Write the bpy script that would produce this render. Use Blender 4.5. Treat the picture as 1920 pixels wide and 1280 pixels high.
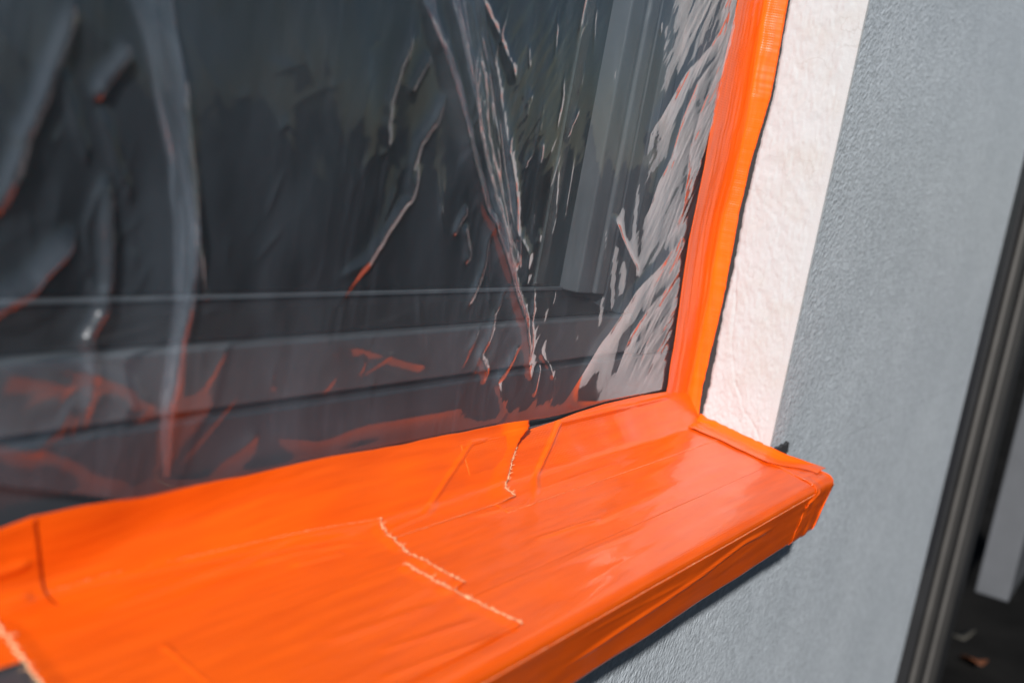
import bpy, math
import numpy as np
from mathutils import Matrix, Vector

# ------------------------------------------------------------------ scene, camera
scene = bpy.context.scene
for o in list(bpy.data.objects):
    bpy.data.objects.remove(o)
COL = scene.collection

# World axes: X to the right along the facade, Y into the wall, Z up.
# Origin: the bottom front corner of the window reveal (where wall, reveal and sill meet).
FOC = 2303.0 / 1920.0 * 36.0                      # lens in mm on a 36 mm sensor
ROT = np.array([[0.4918, -0.0498, 0.8693],        # world axes x camera (right, down, forward)
                [-0.8521, -0.2329, 0.4688],
                [0.1791, -0.9712, -0.1570]])
CAM = np.array([-0.8014, -0.2233, 0.1743])

cam_data = bpy.data.cameras.new('camera')
cam = bpy.data.objects.new('camera', cam_data)
COL.objects.link(cam)
scene.camera = cam
cam_data.sensor_width = 36.0
cam_data.lens = FOC
cam_data.clip_start = 0.02
cam_data.clip_end = 500.0
m = np.eye(4)
m[:3, 0] = ROT[:, 0]; m[:3, 1] = -ROT[:, 1]; m[:3, 2] = -ROT[:, 2]; m[:3, 3] = CAM
cam.matrix_world = Matrix(m.tolist())
cam_data.dof.use_dof = True
cam_data.dof.focus_distance = 0.68
cam_data.dof.aperture_fstop = 8.0

# ------------------------------------------------------------------ light
LDIR = Vector((0.835, 0.32, -0.465)).normalized()   # the way the light travels
sun_data = bpy.data.lights.new('sun', 'SUN')
sun_data.energy = 5.0
sun_data.angle = math.radians(2.0)
sun_data.color = (1.0, 0.99, 0.98)
sun = bpy.data.objects.new('sun', sun_data)
COL.objects.link(sun)
sun.rotation_euler = LDIR.to_track_quat('-Z', 'Y').to_euler()
sun.location = (-3, -1, 2)

world = bpy.data.worlds.new('World')
scene.world = world
world.use_nodes = True
wn = world.node_tree.nodes
sky = wn.new('ShaderNodeTexSky')
sky.sky_type = 'NISHITA'
sky.sun_disc = False
sky.dust_density = 0.2
sky.ozone_density = 3.0
sky.sun_elevation = math.asin(-LDIR.z)
sky.sun_rotation = math.atan2(-LDIR.x, -LDIR.y) % (2 * math.pi)
bg = wn['Background']
bg.inputs['Strength'].default_value = 0.021
world.node_tree.links.new(sky.outputs[0], bg.inputs[0])

scene.view_settings.view_transform = 'Standard'
scene.view_settings.look = 'None'
scene.view_settings.exposure = 0.28
scene.view_settings.gamma = 1.0
scene.cycles.max_bounces = 4
scene.cycles.diffuse_bounces = 2
scene.cycles.glossy_bounces = 3
scene.cycles.transparent_max_bounces = 8
scene.cycles.transmission_bounces = 2

# ------------------------------------------------------------------ helpers
def at(u, v, n, c=0.0):
    """point where the line of sight through photo position (u, v) meets the real plane n.p = c"""
    r = ROT @ np.array([(u - 960) / 2303.0, (v - 640) / 2303.0, 1.0])
    n = np.asarray(n, float)
    return CAM + (c - n @ CAM) / (n @ r) * r

def noise(x, y, seed=0):
    """smooth 2-D value noise in -1..1"""
    rng = np.random.RandomState(seed)
    tab = rng.rand(256, 256) * 2 - 1
    x = np.asarray(x, float); y = np.asarray(y, float)
    xi = np.floor(x).astype(int); yi = np.floor(y).astype(int)
    fx = x - xi; fy = y - yi
    fx = fx * fx * fx * (fx * (fx * 6 - 15) + 10); fy = fy * fy * fy * (fy * (fy * 6 - 15) + 10)
    a = tab[xi % 256, yi % 256]; b = tab[(xi + 1) % 256, yi % 256]
    c = tab[xi % 256, (yi + 1) % 256]; d = tab[(xi + 1) % 256, (yi + 1) % 256]
    return (a * (1 - fx) + b * fx) * (1 - fy) + (c * (1 - fx) + d * fx) * fy

def fbm(x, y, seed=0, octs=4, gain=0.5):
    s = 0.0; g = 1.0
    for i in range(octs):
        s = s + g * noise(x * 2 ** i, y * 2 ** i, seed + i); g *= gain
    return s

def smooth(e0, e1, v):
    t = np.clip((v - e0) / (e1 - e0), 0, 1)
    return t * t * (3 - 2 * t)

def link_mesh(name, verts, faces, mat, parent=None, shade=True, uv=None):
    me = bpy.data.meshes.new(name)
    verts = np.asarray(verts, dtype=np.float32)
    if isinstance(faces, np.ndarray) and faces.ndim == 2:
        n, k = faces.shape
        me.vertices.add(len(verts)); me.vertices.foreach_set('co', verts.ravel())
        me.loops.add(n * k); me.loops.foreach_set('vertex_index', faces.astype(np.int32).ravel())
        me.polygons.add(n)
        me.polygons.foreach_set('loop_start', (np.arange(n) * k).astype(np.int32))
        me.update(calc_edges=True); me.validate()
    else:
        me.from_pydata([tuple(map(float, v)) for v in verts], [], [tuple(f) for f in faces])
        me.update()
    if uv is not None:
        li = np.empty(len(me.loops), np.int32); me.loops.foreach_get('vertex_index', li)
        lay = me.uv_layers.new(name='UVMap')
        lay.data.foreach_set('uv', np.asarray(uv, np.float32)[li].ravel())
    if shade:
        me.polygons.foreach_set('use_smooth', np.ones(len(me.polygons), bool))
    me.materials.append(mat)
    o = bpy.data.objects.new(name, me)
    COL.objects.link(o)
    if parent is not None:
        o.parent = parent
    return o

def empty(name, loc=(0, 0, 0)):
    o = bpy.data.objects.new(name, None)
    o.empty_display_size = 0.02
    o.location = loc
    COL.objects.link(o)
    return o

def tag(o, label=None, cat=None, group=None, kind=None):
    if label: o['label'] = label
    if cat: o['category'] = cat
    if group: o['group'] = group
    if kind: o['kind'] = kind
    return o

def grid_faces(nu, nv, flip=False):
    i, j = np.meshgrid(np.arange(nu - 1), np.arange(nv - 1), indexing='ij')
    a = (i * nv + j).ravel()
    f = np.stack([a, a + nv, a + nv + 1, a + 1], 1)
    return f[:, ::-1] if flip else f

class MB:
    """collects boxes, bars and prisms for one mesh"""
    def __init__(s): s.v = []; s.f = []
    def box(s, x0, x1, y0, y1, z0, z1):
        b = len(s.v)
        s.v += [(x, y, z) for x in (x0, x1) for y in (y0, y1) for z in (z0, z1)]
        s.f += [tuple(b + k for k in q) for q in ((0, 1, 3, 2), (4, 6, 7, 5), (0, 4, 5, 1), (2, 3, 7, 6), (0, 2, 6, 4), (1, 5, 7, 3))]
    def tube(s, pts, r, n=5):
        pts = np.asarray(pts, float); b = len(s.v)
        rr = np.broadcast_to(np.asarray(r, float), (len(pts),))
        t = np.gradient(pts, axis=0)
        for k, p in enumerate(pts):
            d = t[k] / (np.linalg.norm(t[k]) + 1e-12)
            ref = np.array([0, 0, 1.0]) if abs(d[2]) < 0.9 else np.array([1.0, 0, 0])
            e1 = np.cross(d, ref); e1 /= np.linalg.norm(e1); e2 = np.cross(d, e1)
            for q in range(n):
                a = 2 * math.pi * q / n
                s.v.append(tuple(p + rr[k] * (math.cos(a) * e1 + math.sin(a) * e2)))
        for k in range(len(pts) - 1):
            for q in range(n):
                s.f.append((b + k * n + q, b + k * n + (q + 1) % n, b + (k + 1) * n + (q + 1) % n, b + (k + 1) * n + q))
        s.f.append(tuple(b + q for q in range(n - 1, -1, -1)))
        s.f.append(tuple(b + (len(pts) - 1) * n + q for q in range(n)))
    def extrude(s, prof, axis, a0, a1, closed=True):
        """profile (list of 2-D points) swept along axis 'x' (prof = y,z) or 'z' (prof = x,y)"""
        b = len(s.v); n = len(prof)
        for a in (a0, a1):
            for p in prof:
                s.v.append((a, p[0], p[1]) if axis == 'x' else (p[0], p[1], a))
        for k in range(n if closed else n - 1):
            s.f.append((b + k, b + (k + 1) % n, b + n + (k + 1) % n, b + n + k))
        if closed:
            s.f.append(tuple(b + k for k in range(n - 1, -1, -1))); s.f.append(tuple(b + n + k for k in range(n)))
    def build(s, name, mat, parent=None, shade=False, bevel=0.0):
        o = link_mesh(name, s.v, s.f, mat, parent, shade)
        if bevel:
            md = o.modifiers.new('bevel', 'BEVEL'); md.width = bevel; md.segments = 3
            md.limit_method = 'ANGLE'; md.harden_normals = True
            o.data.polygons.foreach_set('use_smooth', np.ones(len(o.data.polygons), bool))
        return o

# ------------------------------------------------------------------ materials
class NT:
    def __init__(s, name):
        s.m = bpy.data.materials.new(name); s.m.use_nodes = True
        s.t = s.m.node_tree; s.b = s.t.nodes['Principled BSDF']; s.out = s.t.nodes['Material Output']
    def n(s, kind, **kw):
        nd = s.t.nodes.new(kind)
        for k, v in kw.items():
            if k.startswith('_'): setattr(nd, k[1:], v)
            else: nd.inputs[k.replace('__', ' ')].default_value = v
        return nd
    def l(s, a, b): s.t.links.new(a, b)
    def coords(s, kind='Object', scale=(1, 1, 1), rot=(0, 0, 0)):
        tc = s.n('ShaderNodeTexCoord'); mp = s.n('ShaderNodeMapping')
        mp.inputs['Scale'].default_value = scale; mp.inputs['Rotation'].default_value = rot
        s.l(tc.outputs[kind], mp.inputs['Vector']); return mp.outputs[0]
    def ramp(s, fac, stops):
        r = s.n('ShaderNodeValToRGB'); e = r.color_ramp.elements
        while len(e) < len(stops): e.new(0.5)
        for k, (p, c) in enumerate(stops): e[k].position = p; e[k].color = (*c, 1)
        s.l(fac, r.inputs[0]); return r.outputs[0]
    def bump(s, h, strength, dist, prev=None):
        b = s.n('ShaderNodeBump', Strength=strength, Distance=dist); s.l(h, b.inputs['Height'])
        if prev is not None: s.l(prev, b.inputs['Normal'])
        return b.outputs[0]
    def noise(s, vec, scale, detail=3.0, rough=0.5):
        t = s.n('ShaderNodeTexNoise', Scale=scale, Detail=detail, Roughness=rough); s.l(vec, t.inputs['Vector']); return t.outputs['Fac']
    def math(s, op, a, b=None):
        k = s.n('ShaderNodeMath', _operation=op)
        for i, q in enumerate((a, b)):
            if q is None: continue
            if hasattr(q, 'is_output'): s.l(q, k.inputs[i])
            else: k.inputs[i].default_value = q
        return k.outputs[0]

def mat_simple(name, col, rough, bump=0.0, bscale=300.0, metallic=0.0, var=0.15, spec=0.5):
    k = NT(name)
    v = k.coords('Object')
    f = k.noise(v, bscale * 0.05, 4)
    c0 = tuple(c * (1 - var) for c in col); c1 = tuple(min(1, c * (1 + var)) for c in col)
    k.l(k.ramp(f, [(0.3, c0), (0.7, c1)]), k.b.inputs['Base Color'])
    k.b.inputs['Roughness'].default_value = rough
    k.b.inputs['Metallic'].default_value = metallic
    k.b.inputs['Specular IOR Level'].default_value = spec
    if bump:
        k.l(k.bump(k.noise(v, bscale, 4), bump, 0.001), k.b.inputs['Normal'])
    return k.m

def mat_tape(name, col):
    """orange cloth tape: glossy plastic skin over a fine woven gauze; UV is in metres"""
    k = NT(name)
    uv = k.coords('UV')
    sep = k.n('ShaderNodeSeparateXYZ'); k.l(uv, sep.inputs[0])
    wx = k.math('SINE', k.math('MULTIPLY', sep.outputs[0], 2 * math.pi / 0.0016))
    wy = k.math('SINE', k.math('MULTIPLY', sep.outputs[1], 2 * math.pi / 0.0011))
    weave = k.math('MULTIPLY', k.math('ADD', wx, 1.3), k.math('ADD', wy, 1.3))
    patch = k.noise(k.coords('UV', (1, 2.5, 1)), 22, 3)
    pm = k.n('ShaderNodeMapRange'); k.l(patch, pm.inputs[0])
    pm.inputs[1].default_value = 0.42; pm.inputs[2].default_value = 0.62
    weave = k.math('MULTIPLY', weave, pm.outputs[0])
    streak = k.noise(k.coords('UV', (14, 520, 1)), 1.0, 4, 0.6)
    soft = k.noise(k.coords('UV', (60, 60, 1)), 1.0, 3)
    b = k.bump(weave, 0.14, 0.0004)
    b = k.bump(streak, 0.10, 0.0006, b)
    b = k.bump(soft, 0.06, 0.003, b)
    k.l(b, k.b.inputs['Normal'])
    tint = k.noise(k.coords('UV', (20, 260, 1)), 1.0, 3)
    c0 = tuple(c * 0.9 for c in col)
    c1 = (min(1, col[0] * 1.05), col[1] * 1.18, col[2] * 1.2)
    k.l(k.ramp(tint, [(0.3, c0), (0.72, c1)]), k.b.inputs['Base Color'])
    k.b.inputs['Roughness'].default_value = 0.3
    k.b.inputs['Specular IOR Level'].default_value = 0.25
    k.b.inputs['Coat Weight'].default_value = 0.32
    k.b.inputs['Coat Roughness'].default_value = 0.085
    k.b.inputs['Coat IOR'].default_value = 1.4
    return k.m

def mat_film(name, haze, gain=1.0, tint=(0.66, 0.82, 1.0), haze_rough=None):
    """thin clear plastic film: see-through, mirror-like at a slant, faintly milky"""
    k = NT(name); k.t.nodes.remove(k.b)
    lw = k.n('ShaderNodeLayerWeight', Blend=0.5)
    p = k.math('POWER', lw.outputs['Facing'], 4.0)
    r = k.math('ADD', k.math('MULTIPLY', p, 1.9 * gain), 0.05)
    r = k.math('MINIMUM', r, 0.48)
    v = k.coords('Object')
    gl = k.n('ShaderNodeBsdfGlossy', Roughness=0.035); gl.inputs['Color'].default_value = (0.97, 0.98, 1, 1)
    g2 = k.n('ShaderNodeBsdfGlossy', Roughness=0.26); gm = k.n('ShaderNodeMixShader'); gm.inputs[0].default_value = 0.22
    k.l(gl.outputs[0], gm.inputs[1]); k.l(g2.outputs[0], gm.inputs[2])
    tr = k.n('ShaderNodeBsdfTransparent'); tr.inputs['Color'].default_value = (0.965, 0.97, 0.97, 1)
    df = k.n('ShaderNodeBsdfDiffuse'); df.inputs['Color'].default_value = (*tint, 1)
    tl = k.n('ShaderNodeBsdfTranslucent'); tl.inputs['Color'].default_value = (*tint, 1)
    sc = k.n('ShaderNodeMixShader'); sc.inputs[0].default_value = 0.45
    k.l(df.outputs[0], sc.inputs[1]); k.l(tl.outputs[0], sc.inputs[2])
    hz = k.noise(k.coords('Object', (16, 16, 7)), 1.0, 5, 0.62)
    hm = k.n('ShaderNodeMapRange'); k.l(hz, hm.inputs[0])
    hm.inputs[1].default_value = 0.3; hm.inputs[2].default_value = 0.75
    hm.inputs[3].default_value = haze * 0.45; hm.inputs[4].default_value = haze * 1.6
    # small scuffs and specks on the plastic
    spk = k.noise(v, 900, 2); sm = k.n('ShaderNodeMapRange'); k.l(spk, sm.inputs[0])
    sm.inputs[1].default_value = 0.74; sm.inputs[2].default_value = 0.80
    sm.inputs[3].default_value = 0.0; sm.inputs[4].default_value = 0.12
    # fine drawn-out streaks of stretched plastic
    st = k.noise(k.coords('Object', (260, 1, 26), (0, 0.22, 0)), 1.0, 4, 0.6); st2 = k.n('ShaderNodeMapRange'); k.l(st, st2.inputs[0])
    st2.inputs[1].default_value = 0.48; st2.inputs[2].default_value = 0.78
    st2.inputs[3].default_value = 0.0; st2.inputs[4].default_value = haze * 0.9
    ms = k.noise(k.coords('Object', (9, 1, 5)), 1.0, 3); ms2 = k.n('ShaderNodeMapRange'); k.l(ms, ms2.inputs[0])
    ms2.inputs[1].default_value = 0.42; ms2.inputs[2].default_value = 0.62
    stf = k.math('MULTIPLY', st2.outputs[0], ms2.outputs[0])
    hzf = k.math('ADD', k.math('ADD', hm.outputs[0], sm.outputs[0]), stf)
    m1 = k.n('ShaderNodeMixShader'); k.l(hzf, m1.inputs[0]); k.l(tr.outputs[0], m1.inputs[1]); k.l(sc.outputs[0], m1.inputs[2])
    m2 = k.n('ShaderNodeMixShader'); k.l(r, m2.inputs[0]); k.l(m1.outputs[0], m2.inputs[1]); k.l(gm.outputs[0], m2.inputs[2])
    k.l(m2.outputs[0], k.out.inputs[0])
    return k.m

def mat_glass():
    k = NT('window_glass'); k.t.nodes.remove(k.b)
    lw = k.n('ShaderNodeLayerWeight', Blend=0.5)
    r = k.math('ADD', k.math('MULTIPLY', k.math('POWER', lw.outputs['Facing'], 4.5), 0.6), 0.03)
    gl = k.n('ShaderNodeBsdfGlossy', Roughness=0.01)
    tr = k.n('ShaderNodeBsdfTransparent'); tr.inputs['Color'].default_value = (0.6, 0.64, 0.64, 1)
    mx = k.n('ShaderNodeMixShader'); k.l(r, mx.inputs[0]); k.l(tr.outputs[0], mx.inputs[1]); k.l(gl.outputs[0], mx.inputs[2])
    k.l(mx.outputs[0], k.out.inputs[0])
    return k.m

def mat_wall():
    """grey fine-grained coating with a slight sheen"""
    k = NT('grey_wall_coating')
    v = k.coords('Object')
    big = k.noise(v, 9, 4)
    col = k.ramp(big, [(0.3, (0.67, 0.72, 0.76)), (0.72, (0.76, 0.81, 0.85))])
    cell = k.n('ShaderNodeTexVoronoi', Scale=270.0); k.l(v, cell.inputs['Vector'])
    fcol = k.ramp(cell.outputs['Color'], [(0.15, (0.55, 0.55, 0.55)), (0.9, (1.0, 1.0, 1.0))])
    grn = k.ramp(k.noise(v, 140, 3), [(0.3, (0.7, 0.7, 0.7)), (0.7, (1.0, 1.0, 1.0))])
    m0 = k.n('ShaderNodeMix', _data_type='RGBA', _blend_type='MULTIPLY'); m0.inputs[0].default_value = 0.5
    k.l(col, m0.inputs[6]); k.l(grn, m0.inputs[7])
    mx = k.n('ShaderNodeMix', _data_type='RGBA', _blend_type='MULTIPLY'); mx.inputs[0].default_value = 0.5
    k.l(m0.outputs[2], mx.inputs[6]); k.l(fcol, mx.inputs[7]); k.l(mx.outputs[2], k.b.inputs['Base Color'])
    k.b.inputs['Roughness'].default_value = 0.36
    k.b.inputs['Specular IOR Level'].default_value = 0.6
    vo = k.n('ShaderNodeTexVoronoi', Scale=330.0); k.l(v, vo.inputs['Vector'])
    b = k.bump(vo.outputs['Distance'], 0.25, 0.0015)
    b = k.bump(k.noise(v, 340, 2), 0.3, 0.003, b)
    k.l(b, k.b.inputs['Normal'])
    return k.m

def mat_plaster():
    k = NT('white_plaster')
    v = k.coords('Object')
    stain = k.noise(v, 26, 5, 0.6)
    col = k.ramp(stain, [(0.25, (0.385, 0.375, 0.355)), (0.5, (0.405, 0.415, 0.415)), (0.8, (0.41, 0.425, 0.432))])
    vc = k.n('ShaderNodeTexVoronoi', _feature='DISTANCE_TO_EDGE', Scale=34.0)
    wv = k.n('ShaderNodeTexNoise', Scale=45.0, Detail=4.0); k.l(v, wv.inputs['Vector'])
    va = k.n('ShaderNodeMix', _data_type='RGBA', _blend_type='LINEAR_LIGHT'); va.inputs[0].default_value = 0.02
    k.l(v, va.inputs[6]); k.l(wv.outputs['Color'], va.inputs[7]); k.l(va.outputs[2], vc.inputs['Vector'])
    line = k.n('ShaderNodeMapRange'); k.l(vc.outputs['Distance'], line.inputs[0])
    line.inputs[1].default_value = 0.0; line.inputs[2].default_value = 0.022; line.inputs[3].default_value = 0.28; line.inputs[4].default_value = 0.0
    pm_ = k.n('ShaderNodeMapRange'); k.l(k.noise(v, 30, 2), pm_.inputs[0]); pm_.inputs[1].default_value = 0.5; pm_.inputs[2].default_value = 0.62
    cm = k.n('ShaderNodeMix', _data_type='RGBA'); k.l(k.math('MULTIPLY', line.outputs[0], pm_.outputs[0]), cm.inputs[0])
    k.l(col, cm.inputs[6]); cm.inputs[7].default_value = (0.22, 0.19, 0.16, 1)
    k.l(cm.outputs[2], k.b.inputs['Base Color'])
    k.b.inputs['Roughness'].default_value = 0.8
    b = k.bump(k.noise(v, 170, 6, 0.65), 0.35, 0.0014)
    b = k.bump(k.noise(k.coords('Object', (1, 1, 0.5)), 60, 3), 0.2, 0.002, b)
    k.l(b, k.b.inputs['Normal'])
    return k.m

ORANGE = (0.93, 0.108, 0.004)
M_TAPE = mat_tape('orange_tape', ORANGE)
M_THREAD = mat_simple('tape_thread', (0.85, 0.50, 0.28), 0.75)
M_FILM = mat_film('clear_film', 0.085)
M_PLEAT = mat_film('gathered_film', 0.085, 0.9)
M_GLASS = mat_glass()
M_WALL = mat_wall()
M_PLASTER = mat_plaster()
M_SEAL = mat_simple('black_sealing_foam', (0.022, 0.023, 0.024), 0.85, 0.4, 900)
M_FRAME = mat_simple('anthracite_frame', (0.052, 0.060, 0.070), 0.38, 0.05, 700, var=0.08)
M_BEAD = mat_simple('anthracite_bead', (0.105, 0.118, 0.13), 0.33, 0.05, 700, var=0.1)
M_GASKET = mat_simple('black_gasket', (0.012, 0.012, 0.013), 0.6)
M_SILL = mat_simple('anthracite_sill_metal', (0.055, 0.055, 0.062), 0.4, 0.05, 900)
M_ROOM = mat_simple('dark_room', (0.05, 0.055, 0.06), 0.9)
M_TRIM = mat_simple('dark_trim', (0.03, 0.03, 0.035), 0.45)
M_POST = mat_simple('dark_post', (0.016, 0.016, 0.017), 0.6, 0.1, 300, spec=0.2)
M_RIB = mat_simple('post_rib', (0.07, 0.065, 0.06), 0.5, 0.1, 300)
M_BLACK = mat_simple('black_recess', (0.008, 0.008, 0.009), 0.7)
M_PANEL = mat_simple('grey_panel', (0.075, 0.078, 0.085), 0.5, 0.1, 200)  # grey darkened in the colour for the flash fading out here
M_GROUND = mat_simple('dimmed_ground', (0.009, 0.0085, 0.008), 0.95, 0.6, 120, var=0.4, spec=0.05)  # near black: the flash fall-off over distance is put into the ground colour
M_LEAF = mat_simple('brown_leaf', (0.10, 0.028, 0.006), 0.7)
M_LEAF2 = mat_simple('pale_leaf', (0.05, 0.045, 0.035), 0.7)

# ------------------------------------------------------------------ main dimensions (metres)
TS = math.tan(math.radians(9.0))     # fall of the sill
YW = 0.066                           # outer face of the window frame
YF = -0.0415                         # front edge of the sill
ZB = -0.0450                         # bottom of the sill's front face
XL = -1.35                           # left end of the window
XE = 0.018                           # right end of the sill
GZ = -0.75                           # ground

# ------------------------------------------------------------------ ground
g = MB(); g.box(-150, 150, -150, 150, GZ - 0.2, GZ)
tag(g.build('ground', M_GROUND), kind='structure')

# ------------------------------------------------------------------ wall with its reveal
XR = 0.826                           # right end of the grey wall
wall = tag(empty('house_wall', (0, 0, GZ)), 'grey speckled house wall with a white plaster window reveal', 'wall')
def child(o):
    o.parent = wall; o.matrix_parent_inverse = Matrix.Translation((0, 0, -GZ)); return o
w = MB()
w.box(0.0, XR, 0.0, 0.20, -0.012, 1.9)                   # beside the window
w.box(XL - 0.5, XR, 0.0, 0.20, GZ, -0.0125)              # below the sill
w.box(XL - 0.5, XL, 0.0, 0.20, -0.0125, 1.9)
child(w.build('facade', M_WALL))

def reveal_edge(pts):
    return np.array([at(u, v, (1, 0, 0), -0.0012)[1:] for u, v in pts])
white_l = reveal_edge([(1482, 0), (1450, 180), (1418, 300), (1395, 400), (1381, 480), (1354, 600), (1332, 723), (1322, 760), (1314, 797)])
white_b = reveal_edge([(1314, 797), (1342, 811), (1378, 827), (1417, 847), (1438, 853)])
nz_, ny_ = 620, 110
zz = np.linspace(0, 1, nz_) ** 1.35
ltop = white_l[0]
zl = white_l[-1, 1] + zz * (1.2 - white_l[-1, 1])
yl = np.interp(zl, white_l[::-1, 1], white_l[::-1, 0])
yl = np.where(zl > ltop[1], ltop[0] + 0.002 * np.sin((zl - ltop[1]) * 9), yl)
yl = yl + 0.0005 * fbm(zl * 160, zl * 0, 11, 4) * smooth(0.36, 0.02, zl) + 0.0002 * fbm(zl * 700, zl * 0, 12, 2)
T_ = np.linspace(0, 1, ny_)
Yg = yl[:, None] * (1 - T_) + 0.0006 * T_
zb_y = np.interp(Yg, white_b[::-1, 0], white_b[::-1, 1])
zb_y = zb_y + 0.00025 * fbm(Yg * 500, Yg * 0, 14, 3)
Zg = zb_y + (zl - zl[0])[:, None]
crack = np.zeros_like(Yg)
def seg_dist(px, py, pts):
    """distance from grid points to a polyline, and the position 0..1 along it"""
    best = np.full(np.shape(px), 1e9); par = np.zeros(np.shape(px))
    L = np.r_[0, np.cumsum(np.hypot(*np.diff(pts, axis=0).T))]
    side = np.zeros(np.shape(px))
    for k in range(len(pts) - 1):
        ax, ay = pts[k]; bx, by = pts[k + 1]
        dx, dy = bx - ax, by - ay; q = dx * dx + dy * dy + 1e-15
        t = np.clip(((px - ax) * dx + (py - ay) * dy) / q, 0, 1)
        ex = px - ax - t * dx; ey = py - ay - t * dy
        d = np.hypot(ex, ey); mk = d < best
        best = np.where(mk, d, best)
        par = np.where(mk, (L[k] + t * (L[k + 1] - L[k])) / L[-1], par)
        side = np.where(mk, np.sign(dx * ey - dy * ex), side)
    return best, par, side
for pts, a, wd in (([(1385, 430), (1380, 560), (1372, 640), (1378, 720), (1398, 775), (1420, 810), (1428, 835)], 0.0009, 0.0010),
                   ([(1372, 640), (1385, 602), (1420, 610), (1455, 600)], 0.0004, 0.0008),
                   ([(1378, 720), (1400, 700), (1430, 705)], 0.0004, 0.0008),
                   ([(1425, 770), (1432, 800), (1428, 840)], 0.0004, 0.0006)):
    q = reveal_edge(pts)
    qq = np.stack([np.interp(np.linspace(0, 1, 60), np.linspace(0, 1, len(q)), q[:, i]) for i in (0, 1)], 1)
    qq[:, 0] += 0.0012 * fbm(np.linspace(0, 9, 60), np.zeros(60), 31, 3)
    d, par, side = seg_dist(Yg, Zg, qq)
    crack += a * np.exp(-(d / wd) ** 2) * (0.6 + 0.4 * noise(par * 20, par * 0, 5)) - 0.35 * a * (side > 0) * np.exp(-d / (wd * 4))
rough = 0.00035 * fbm(Yg * 120, Zg * 90, 21, 4) + 0.00022 * fbm(Yg * 500, Zg * 420, 22, 3)
rough *= smooth(0.0, 0.008, Yg - 0.0006) * 0.85 + 0.15
lift = 0.0012 + 0.0010 * smooth(0, 0.03, T_)[None, :] + 0 * Yg
Xg = -np.maximum(lift + rough - crack * 0.8, 0.00105)
P = np.stack([Xg, Yg, Zg], -1).reshape(-1, 3)
rv = link_mesh('reveal', P, grid_faces(nz_, ny_), M_PLASTER)
child(rv); rv['label'] = 'white rough plaster reveal with hairline cracks'
# slim corner bead where reveal and wall meet
cb = MB(); cb.extrude([(-0.0026, 0.0040), (-0.0026, -0.0006), (-0.0004, -0.0010), (0.0, -0.0010), (0.0004, 0.0040)], 'z', 0.0015, 1.9)
child(cb.build('corner_bead', M_PLASTER))

# black sealing strip: up the reveal, along its foot and a little way onto the wall
seal = tag(empty('sealing_strip', (0, 0.05, 0.008)), 'thin black sealing strip between orange tape and white reveal', 'sealing strip')
sm_ = MB()
zs = np.linspace(0.0, 0.9, 200)
pv = [(-0.0006 - 0.0001 * noise(z * 300, 0.0, 3), z) for z in zs]
def seal_part(name, mb):
    o = mb.build(name, M_SEAL); o.parent = seal; o.matrix_parent_inverse = Matrix.Translation((0, -0.05, -0.008)); return o
s1 = MB(); s1.box(-0.0009, -0.0002, 0.012, YW + 0.01, 0.004, 0.9); seal_part('seal_run', s1)
s2 = MB()
for k in range(24):
    y0 = -0.001 + 0.060 * k / 24; y1 = y0 + 0.0025
    s2.v += [(-0.0011, y0, TS * y0 - 0.001), (-0.0011, y1, TS * y1 - 0.001), (-0.0011, y1, TS * y1 + 0.0062), (-0.0011, y0, TS * y0 + 0.0052 + 0.0006 * math.sin(k * 2.1))]
    b = len(s2.v); s2.f.append((b - 4, b - 3, b - 2, b - 1))
seal_part('seal_run', s2)
s3 = MB()
n3 = 14
for k in range(n3):
    x = 0.040 * k / (n3 - 1) - 0.002
    zt = 0.0035 + 0.0022 * k / n3 + 0.0007 * math.sin(k * 1.7)
    s3.v += [(x, -0.0013, -0.004), (x, -0.0026, -0.001), (x, -0.0022, zt), (x, -0.0002, zt + 0.0006)]
for k in range(n3 - 1):
    for q in range(3):
        a = k * 4 + q; s3.f.append((a, a + 4, a + 5, a + 1))
seal_part('seal_run', s3)

# ------------------------------------------------------------------ window
window = tag(empty('window', (-0.3, YW, 0.0)), 'dark anthracite window with stepped frame behind the clear plastic film', 'window')
def wpart(mb, name, mat, **kw):
    o = mb.build(name, mat, **kw); o.parent = window
    o.matrix_parent_inverse = Matrix.Translation((0.3, -YW, 0.0)); return o
ZT = 1.5
b = MB(); b.box(XL, 0.0, YW + 0.004, YW + 0.05, -0.02, 0.0585); wpart(b, 'frame', M_FRAME, bevel=0.0015)
b = MB(); b.box(-0.094, 0.0, YW + 0.0035, YW + 0.05, 0.0587, ZT); wpart(b, 'frame', M_FRAME, bevel=0.0015)
b = MB(); b.box(XL, -0.094, YW + 0.016, YW + 0.05, 0.0587, 0.0600); wpart(b, 'gasket', M_GASKET)
b = MB(); b.box(-0.100, -0.0942, YW + 0.014, YW + 0.05, 0.0602, ZT); wpart(b, 'gasket', M_GASKET)
b = MB(); b.box(XL, -0.1005, YW + 0.007, YW + 0.05, 0.0602, 0.0845); wpart(b, 'sash', M_BEAD, bevel=0.002)
b = MB(); b.extrude([(-0.1003, YW + 0.05), (-0.1003, YW + 0.011), (-0.108, YW + 0.009), (-0.118, YW + 0.009), (-0.1185, YW + 0.014), (-0.128, YW + 0.016), (-0.1285, YW + 0.05)], 'z', 0.0848, ZT); wpart(b, 'sash', M_FRAME, bevel=0.001)
b = MB(); b.extrude([(YW + 0.0125, 0.0847), (YW + 0.0125, 0.0862), (YW + 0.030, 0.0915), (YW + 0.033, 0.0955), (YW + 0.05, 0.0955), (YW + 0.05, 0.0847)], 'x', XL, -0.1287); wpart(b, 'glazing_bead', M_GASKET, bevel=0.0006)
b = MB()
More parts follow.
